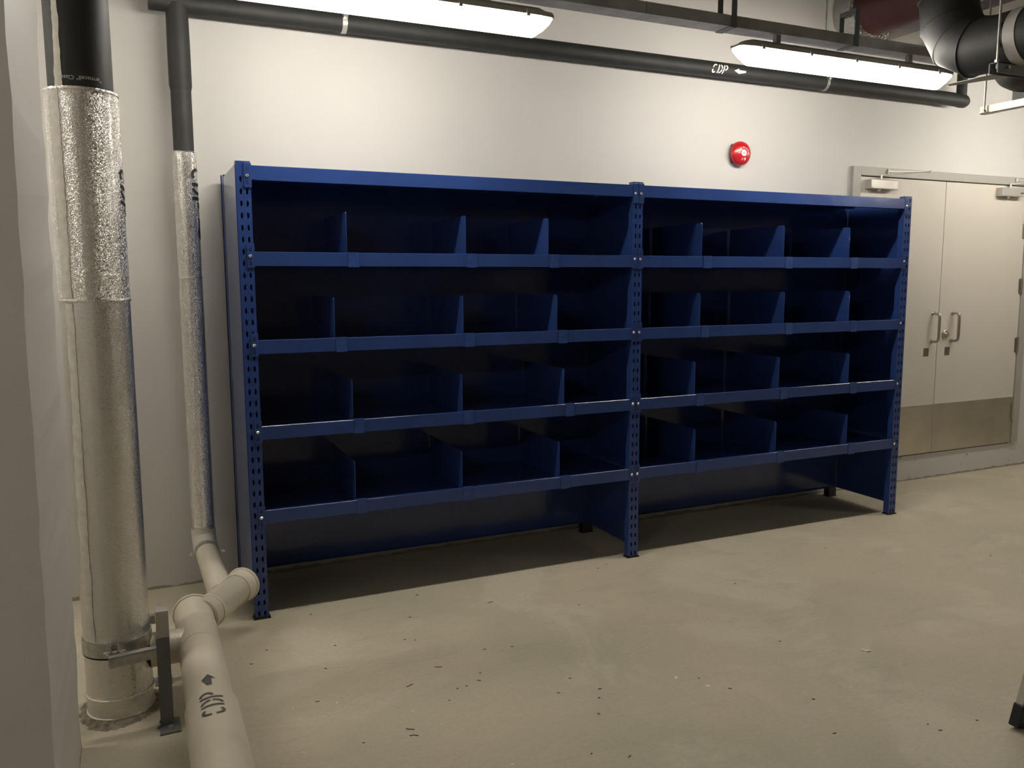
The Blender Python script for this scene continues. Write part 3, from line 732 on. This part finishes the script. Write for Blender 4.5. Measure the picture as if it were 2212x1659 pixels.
bm = new(); lathe(bm, (3.30, -1.15, ez), (0,1,0), [(0, R1*.955), (0, R1*.955+.005), (.055, R1*.955+.005), (.055, R1*.955)], 48); obj('clamp_band', bm, M['housing'], g1, label='grey clamp band')
bm = new(); prism(bm, [(3.31, -.72, 2.454), (3.33, -.72, 2.449), (3.42, -.98, 2.445), (3.35, -.98, 2.455)], (0, 0, .003)); obj('insulation_flap', bm, M['housing'], g1, label='loose grey flap')
c1 = thing('support_channel', 'grey steel channel hung on rods below the black elbow pipe', 'support channel', (3.30, -1.07, 2.41))
bm = new(); zc = 2.416
box(bm, 3.155, 3.60, -1.10, -1.095, zc, zc+.045); box(bm, 3.155, 3.60, -1.06, -1.055, zc, zc+.045); box(bm, 3.155, 3.60, -1.10, -1.055, zc+.042, zc+.045); obj('channel', bm, M['greypaint'], c1)
for x in (3.178, 3.56):
    bm = new(); cyl(bm, (x, -1.078, zc+.02), (x, -1.078, ZC), .0055, 10); obj('threaded_rod', bm, M['zinc'], c1)
    bm = new(); cyl(bm, (x, -1.078, zc+.045), (x, -1.078, zc+.060), .012, 6); cyl(bm, (x+.045, -1.102, zc+.026), (x+.045, -1.108, zc+.026), .008, 8); obj('nut', bm, M['bolt'], c1)
R2 = .118
g2 = thing('insulated_pipe', 'black insulated pipe lower behind the elbow, over a white support channel', 'pipe', (4.6, -.71, 2.47))
bm = new(); ax = 3.86; ay = -.71; az_ = 2.592
pts = [(ax-.125, ay, az_), (ax-.118, ay, az_), (ax-.09, ay, az_), (ax-.045, ay, az_), (ax+.02, ay, az_), (ax+.2, ay, az_), (5.2, ay, az_), (X1-.01, ay, az_)]
tube(bm, pts, [R2*.25, R2*.48, R2*.75, R2*.92, R2, R2, R2, R2], 48); obj('insulation', bm, M['rubber'], g2)
c2 = thing('support_channel', 'pale steel channel hung on a thin rod below the lower black pipe', 'support channel', (3.93, -.75, 2.38))
bm = new(); zc2 = 2.400
box(bm, 3.905, 3.908, -1.3, -.465, zc2, zc2+.041); box(bm, 3.943, 3.946, -1.3, -.465, zc2, zc2+.041); box(bm, 3.905, 3.946, -1.3, -.465, zc2, zc2+.003); obj('channel', bm, M['whitepl'], c2)
bm = new(); box(bm, 3.902, 3.955, ay-.11, ay+.06, zc2+.041, 2.492); obj('pipe_saddle', bm, M['rubber'], c2)
for y in (-.505, -1.2):
    bm = new(); box(bm, 3.868, 3.9045, y-.015, y+.015, zc2, zc2+.004); obj('lug', bm, M['whitepl'], c2)
    bm = new(); cyl(bm, (3.884, y, zc2+.0), (3.884, y, ZC), .0055, 10); obj('threaded_rod', bm, M['zinc'], c2)
    bm = new(); cyl(bm, (3.884, y, zc2+.004), (3.884, y, zc2+.015), .012, 6); obj('nut', bm, M['bolt'], c2)
g3 = thing('red_pipe', 'dark red painted pipe running to the wall near the ceiling', 'pipe', (4.1, -2, 3.05))
bm = new(); tube(bm, [(4.06, YW-.003, 3.235), (4.06, .4, 3.235), (4.06, YF+.01, 3.235)], .165, 48); obj('pipe_body', bm, M['redpipe'], g3)
bm = new(); lathe(bm, (4.06, YW-.16, 3.235), (0,1,0), [(0, .166), (0, .20), (.03, .215), (.155, .21)], 40); obj('wall_sleeve', bm, M['foil_dark'], g3, label='dull silver sleeve where it meets the wall')
g4 = thing('duct', 'pale grey rectangular duct beside the dark red pipe near the ceiling', 'duct', (4.42, -2, 3.05))
bm = new(); box(bm, 4.29, 4.55, YF+.01, YW-.003, 3.085, 3.40); obj('duct_body', bm, M['duct'], g4)
for y in (.2, -.6, -1.4, -2.2):
    bm = new(); box(bm, 4.282, 4.558, y, y+.03, 3.077, 3.408); obj('flange', bm, M['trunk'], g4)
g5 = thing('foil_pipe', 'crinkled foil-wrapped pipe near the ceiling behind the black elbow', 'pipe', (4.72, -2, 3.0))
bm = new(); tube(bm, [(4.74, YW-.003, 3.19), (4.74, -3, 3.19), (4.74, YF+.01, 3.19)], .14, 48); obj('pipe_body', bm, M['foil_dark'], g5)

# ------------------------------------------------------------------ stepladder, one shoe of it in view
ld = thing('stepladder', 'aluminium ladder leg in a black rubber shoe at the right edge', 'ladder', (2.58, -2.03, 0))
def rail(p0, p1, w_, t_, par, name='rail'):
    p0, p1 = V(p0), V(p1); d = (p1-p0).normalized(); s = V((0,1,0)); n_ = d.cross(s).normalized(); s = n_.cross(d)
    mt = Matrix((n_, s, d)).transposed().to_4x4(); mt.translation = p0; bm = new(); L = (p1-p0).length
    box(bm, -w_/2, w_/2, -t_/2, -t_/2+.003, 0, L, mt); box(bm, -w_/2, -w_/2+.003, -t_/2, t_/2, 0, L, mt); box(bm, w_/2-.003, w_/2, -t_/2, t_/2, 0, L, mt)
    return obj(name, bm, M['alu'], par), mt
for y in (-2.02, -2.44):
    f0 = V((2.225, y, .03)); f1 = V((2.74, y, 1.65))
    r_, mt = rail(f0, f1, .072, .028, ld)
    bm = new(); box(bm, -.040, .040, -.018, .018, -.030, .048, mt)
    for v in bm.verts:
        if v.co.z < .012: v.co.z = 0
    obj('shoe', bm, M['black'], r_, bevel=.004, label='black rubber shoe')
    bm = new(); c = mt @ V((0, -.018, .016)); c2_ = mt @ V((0, -.021, .016)); cyl(bm, c, c2_, .005, 12); obj('rivet', bm, M['bolt'], r_)
    rail((3.25, y, .03), (2.80, y, 1.65), .05, .025, ld, 'rear_rail')
for i in range(5):
    f = .17+i*.19; x = 2.225+(2.74-2.225)*f; z = .03+1.62*f
    bm = new(); box(bm, x-.045, x+.045, -2.425, -2.035, z-.012, z+.012); obj('tread', bm, M['alu'], ld)
bm = new(); box(bm, 2.66, 2.88, -2.47, -1.99, 1.64, 1.67); obj('top_cap', bm, M['black'], ld)

SPL = [(0.544, -0.479), (0.582, -0.503), (0.265, -0.413), (0.186, -0.602), (0.589, -0.775), (0.718, -0.891), (0.691, -0.945), (0.441, -0.874), (0.633, -0.965), (1.03, -0.256), (0.747, -0.026), (1.035, -1.25), (1.071, -1.194), (0.977, -1.346), (1.01, -1.076), (0.919, -1.156), (0.35, -1.208), (0.187, -1.18), (0.351, -1.165), (0.933, -1.614), (0.595, -0.97), (0.537, -1.038), (0.813, -0.708), (1.392, -0.46), (0.001, -0.337), (-0.073, -0.44), (0.238, -0.045), (1.723, -0.072), (1.794, -0.038), (0.104, -0.846), (0.831, -1.549), (0.635, -0.265), (0.925, -0.732), (2.225, -0.552), (3.758, -0.808), (3.049, -0.326), (1.624, -1.785), (2.127, -1.929), (1.958, -1.921), (1.953, -1.876), (1.452, -1.282), (1.507, -1.395), (1.959, -1.159), (1.729, -1.584)]
FLK = [(1.044, -0.338), (1.124, -0.272), (0.844, -0.368), (0.897, -0.033), (0.095, -0.413), (0.016, -0.856), (0.166, -0.883), (0.394, -1.057), (0.442, -1.367), (0.577, -1.497), (0.435, -0.804), (-0.003, -1.155), (0.957, -0.157), (1.197, -0.246), (1.221, -0.265), (1.378, -1.241), (1.446, -1.345), (2.194, -0.654), (2.885, -0.431), (2.986, -0.743), (3.616, -0.991), (1.916, -1.577), (3.375, -1.022)]
CURL = (2.21, -1.379)
# ------------------------------------------------------------------ crumbs on the floor
rnd = random.Random(11)
def crumb(x, y, ln, wd, h, a):
    bm = new(); n = 5; c, s = math.cos(a), math.sin(a); top = []; bot = []
    for i in range(n+1):
        f = i/n; ww = wd*(.35+.65*math.sin(PI*(.12+.76*f)))*rnd.uniform(.7, 1.2); off = ln*.12*math.sin(f*PI)*rnd.uniform(-1, 1); u = (f-.5)*ln
        for L_, sg in ((top, 1), (bot, -1)):
            q = off+sg*ww/2; L_.append((x+u*c-q*s, y+u*s+q*c))
    poly = [(p[0], p[1], 0) for p in top]+[(p[0], p[1], 0) for p in bot[::-1]]
    prism(bm, poly, (0, 0, h)); return bm
for i, (x, y) in enumerate(SPL):
    ln = rnd.uniform(.006, .015); big_ = i in (4, 7, 9, 16, 18)
    if big_: ln = .030
    o = obj('splinter', crumb(x, y, ln, .0035 if big_ else rnd.uniform(.0025, .005), .002, rnd.uniform(-.9, .5)), M['splinter'], smooth=False)
    tag(o, 'tiny dark splinter lying on the concrete floor', 'splinter', 'dark splinters on the floor')
for i, (x, y) in enumerate(FLK):
    sz = .018 if i in (15, 16) else rnd.uniform(.006, .010)
    o = obj('paper_fleck', crumb(x, y, sz, sz*.6, .0015, rnd.uniform(0, 3)), M['fleck'], smooth=False)
    tag(o, 'tiny white fleck lying on the concrete floor', 'fleck', 'white flecks on the floor')
bm = crumb(CURL[0], CURL[1], .038, .012, .006, -.7)
tag(obj('paper_scrap', bm, M['fleck'], smooth=False), 'curled pale scrap on open floor right of the rack', 'scrap')
